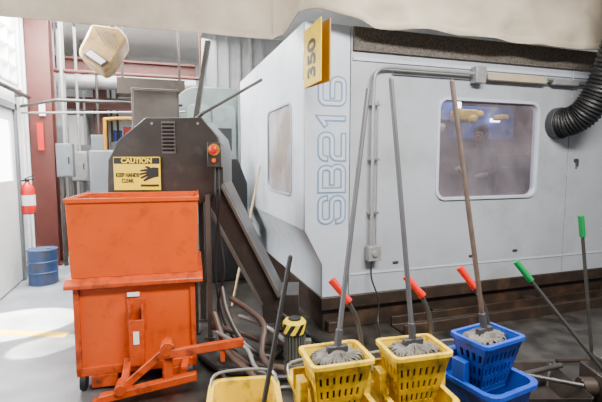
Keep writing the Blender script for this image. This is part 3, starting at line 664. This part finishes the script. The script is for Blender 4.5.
ebox(EB,-1.76,-1.50,8.3,8.75,1.0,2.2,ELEC,'grey electrical panel box beside the column','electrical box',True)
ebox(EB,-1.76,-1.35,9.75,10.3,.0,2.5,WHITE,'tall white electrical cabinet at the far wall','electrical box')
ebox(EB,-1.45,-1.20,9.25,9.45,.9,1.9,ELEC,'narrow grey electrical box on steel legs','electrical box',True)
ebox(EB,-1.38,-1.12,8.0,8.25,1.25,1.75,GALV,'small pale electrical disconnect box on legs','electrical box',True)
ebox(EB,-1.10,-.86,8.4,8.65,1.0,2.05,ELEC,'grey electrical transformer box on steel legs','electrical box',True)
ebox(EB,-1.42,-1.20,7.2,7.4,1.35,1.85,ELEC,'small grey breaker box on steel legs','electrical box',True)
ebox(EB,-.95,-.55,10.15,10.38,1.0,2.0,ELEC,'grey electrical box on the far wall','electrical box',True)
ebox(EB,-.45,.35,10.1,10.38,.0,2.4,ELEC,'wide grey electrical cabinet at the far wall','electrical box')
ebox('control_cabinet',-.27,.27,5.5,6.1,0,2.45,DGREY2,'dark grey control cabinet behind the conveyor','cabinet')
ebox('machine_cabinet',-.95,-.40,7.0,7.6,0,1.75,ELEC,'grey steel machine cabinet beyond the conveyor','cabinet')
for x,z,c_,l_ in((-1.0,2.3,PAPER,'white'),(-.78,2.35,PAPER,'white'),(-.9,2.02,BLUE,'blue'),(-.70,2.1,RED,'red')):
    tag(mk(B().box(x,x+.18,10.385,10.4,z,z+.24),'notice_sheet',c_),l_+' notice sheet pinned on the far wall','notice','notices on the far wall')
for x,y,z in((-1.62,8.4,2.2),(-1.55,8.4,2.2),(-.92,10.3,2.0),(-.8,10.3,2.0),(-1.25,8.18,1.75),(-.98,8.5,2.05),(-1.32,9.38,1.9),(-1.31,7.3,1.85)):
    tag(mk(B().cyl((x,y,z),(x,y,3.9),.022,n=10),'conduit_riser',GALV if x<-1 else DSTEEL),'grey conduit riser above the electrical boxes','conduit','conduit risers')
lv=root('wall_louver',(-.4,10.38,2.75),0,'white slatted wall louver below the beam','vent')
mk(B().prism([(-.85,2.87),(.05,2.87),(.05,3.52),(-.85,3.52)],10.30,10.395,XZ,holes=[[(-.8,2.92),(0,2.92),(0,3.47),(-.8,3.47)]]),'frame',WHITE,lv,world=True)
for k in range(6):mk(B().bar((-.8,10.34,2.96+.09*k),(0,10.34,2.96+.09*k),.06,.015,up=(0,.6,1)),'slat',WHITE,lv,world=True)
mk(B().box(-.8,0,10.37,10.385,2.92,3.47),'dark_backing',BLACK,lv,world=True)
# tilted floodlight style housing
hd=root('floodlight',(-.60,6.1,2.7),0,'tilted brownish-beige floodlight housing hung below the ceiling','light fixture')
def HX(x,z): return (-.58+(x+.62)*.86,2.97+(z-2.93)*.86)
mk(B().prism([HX(*p) for p in((-.77,3.25),(-.40,3.23),(-.30,3.10),(-.55,2.68),(-.66,2.61),(-.94,2.79),(-.95,2.88))],5.9,6.5),'lamp_housing',BEIGE,hd,.03,world=True)
mk(B().prism([HX(*p) for p in((-.90,2.82),(-.66,2.655),(-.56,2.74),(-.80,2.91))],5.875,5.90),'lens_bezel',DGREY2,hd,.006,world=True)
mk(B().prism([HX(*p) for p in((-.86,2.825),(-.665,2.69),(-.60,2.745),(-.79,2.885))],5.868,5.878),'lens',WHITE,hd,world=True)
for k in range(5):
    a=HX(-.74+.05*k,3.20-.012*k);b_=HX(-.62+.05*k,2.98-.012*k)
    mk(B().bar((a[0],5.89,a[1]),(b_[0],5.89,b_[1]),.012,.02,up=(0,1,0)),'cooling_fin',RACE,hd,world=True)
mk(B().bar((-.36,5.95,3.05),(-.48,6.2,3.35),.04,.02).bar((-.80,5.95,3.00),(-.48,6.2,3.35),.04,.02),'yoke',DSTEEL,hd,world=True)
mk(B().cyl((-.48,6.2,3.33),(-.48,6.2,3.9),.025,n=14),'hanger_rod',DSTEEL,hd,world=True)
dc=B().tube(smooth([(-1.75,8.75,3.0),(-1.3,8.75,3.0),(-.9,8.75,3.02),(-.4,8.75,3.02),(.3,8.75,3.02),(.75,8.75,3.02)],6),.13,20)
for x in(-1.3,-.7,-.1,.5):dc.cyl((x,8.75,3.02),(x+.03,8.75,3.02),.14,n=20)
tag(mk(dc,'air_duct',GALV),'round galvanised air duct running below the beam','duct')
tag(mk(B().tube([(-1.78,7.0,2.35),(-1.2,6.3,2.37),(.35,6.25,2.36)],.022,8),'overhead_pipe',DSTEEL),'dark overhead pipe run crossing from wall to cabinet','pipe','overhead pipes')
tag(mk(B().tube([(-1.78,7.0,2.26),(.4,6.35,2.28)],.014,6),'overhead_pipe',GALV),'thin grey overhead pipe run','pipe','overhead pipes')
tag(mk(B().tube(smooth([(-.80,7.8,0),(-.80,7.8,1.2),(-.80,7.8,2.15),(-.70,7.8,2.28),(.1,7.8,2.30)],6),.03,10),'orange_pipe',SIGNO),'orange-yellow pipe bending behind the conveyor','pipe')
tag(mk(B().tube([(-1.77,7.75,3.0),(.75,7.75,3.0),(.75,7.75,3.9)],.03,8),'overhead_pipe',RBRN),'reddish overhead pipe below the beam','pipe','overhead pipes')
tag(mk(B().box(-.55,.45,7.2,7.6,2.62,2.86).box(-.5,-.46,7.4,7.44,2.86,3.9).box(.36,.40,7.4,7.44,2.86,3.9),'cable_tray',DGREY),'dark steel cable tray hung from the ceiling','cable tray')
pp=B().tube([(-1.73,5.4,2.50),(-1.73,7.2,2.50)],.03,10)
for y in(5.7,6.8):pp.box(-1.8,-1.72,y,y+.03,2.45,2.55)
tag(mk(pp,'wall_pipe',DSTEEL),'dark pipe running along the white wall','pipe')
tag(mk(B().tube([(-1.40,7.9,0),(-1.40,7.9,3.9)],.035,10),'vertical_pipe',GALV),'grey vertical pipe beside the column','pipe')
ax=root('auxiliary_enclosure',(.95,7.1,0),0,'tall pale grey-green machine cabinet with rounded shoulder','machine')
pf=[(.26,0),(1.23,0),(1.23,2.72)]+[(.62-.36*math.sin(math.radians(a)),2.36+.36*math.cos(math.radians(a))) for a in range(0,91,15)]
mk(B().prism(pf,6.85,7.15),'enclosure_body',GGREEN,ax,.01,world=True)
mk(B().prism(rr(.46,.80,.6,2.45,.08),6.82,6.85),'access_door',GGREEN2,ax,.006,world=True)
mk(B().prism(rr(.83,1.19,.6,2.45,.08),6.82,6.85),'access_door',GGREEN2,ax,.006,world=True)
mk(B().box(.88,1.12,6.81,6.82,1.75,2.1),'door_window',CHAR,ax,world=True)
mk(B().box(.76,.78,6.79,6.82,1.5,1.7),'handle',BLACK,ax,.003,world=True)
tag(mk(B().prism([(.55,0),(1.12,0),(1.12,1.30),(1.0,1.62),(.70,1.62),(.55,1.3)],5.6,6.3),'coolant_tank',BLACK,bev=.02),'black coolant tank beside the machine side','tank')

# ================= LIGHTS, WORLD, CAMERA
def area(loc,rot,sx,sy,p,c=(1,1,1)):
    l=bpy.data.lights.new('lamp','AREA');l.shape='RECTANGLE';l.size=sx;l.size_y=sy;l.energy=p;l.color=c
    o=bpy.data.objects.new('lamp',l);o.location=loc;o.rotation_euler=[math.radians(a) for a in rot];col.objects.link(o)
area((1.9,.5,3.8),(18,0,0),2.6,.5,500,(1,.96,.90))
area((-.3,7.3,3.8),(0,0,0),2.5,3,460,(1,.98,.95))
area((-4,2.9,2.4),(0,-75,0),2.5,3,350,(1,.99,.97))
area((-1.4,5.9,3.7),(0,12,0),.6,1.4,320,(1,.98,.95))
area((3.8,5.0,2.75),(0,0,0),3.5,1.8,95,(1,.92,.92))  # added lamp, lights the cavity behind the window
def spot(loc,to,p,ang,bl=.15):
    l=bpy.data.lights.new('sunbeam','SPOT');l.energy=p;l.spot_size=math.radians(ang);l.spot_blend=bl;l.shadow_soft_size=.02;l.color=(1,.93,.80)
    o=bpy.data.objects.new('sunbeam',l);o.location=loc;o.rotation_euler=(Vector(to)-Vector(loc)).to_track_quat('-Z','Y').to_euler();col.objects.link(o)
spot((-4.5,4.2,3.4),(-1.45,4.75,0),26000,11,.08)
spot((-4.0,2.6,3.4),(-.98,4.1,0),12000,5,.08)
wd=bpy.data.worlds.new('world');bpy.context.scene.world=wd;wd.use_nodes=True
wd.node_tree.nodes['Background'].inputs[0].default_value=(.95,.97,1,1);wd.node_tree.nodes['Background'].inputs[1].default_value=.24
cam=bpy.data.cameras.new('camera');cam.lens=25.7;cam.sensor_width=36
co=bpy.data.objects.new('camera',cam);co.location=(0,0,1.6);co.rotation_euler=(math.radians(84.6),0,YAW);col.objects.link(co)
bpy.context.scene.camera=co
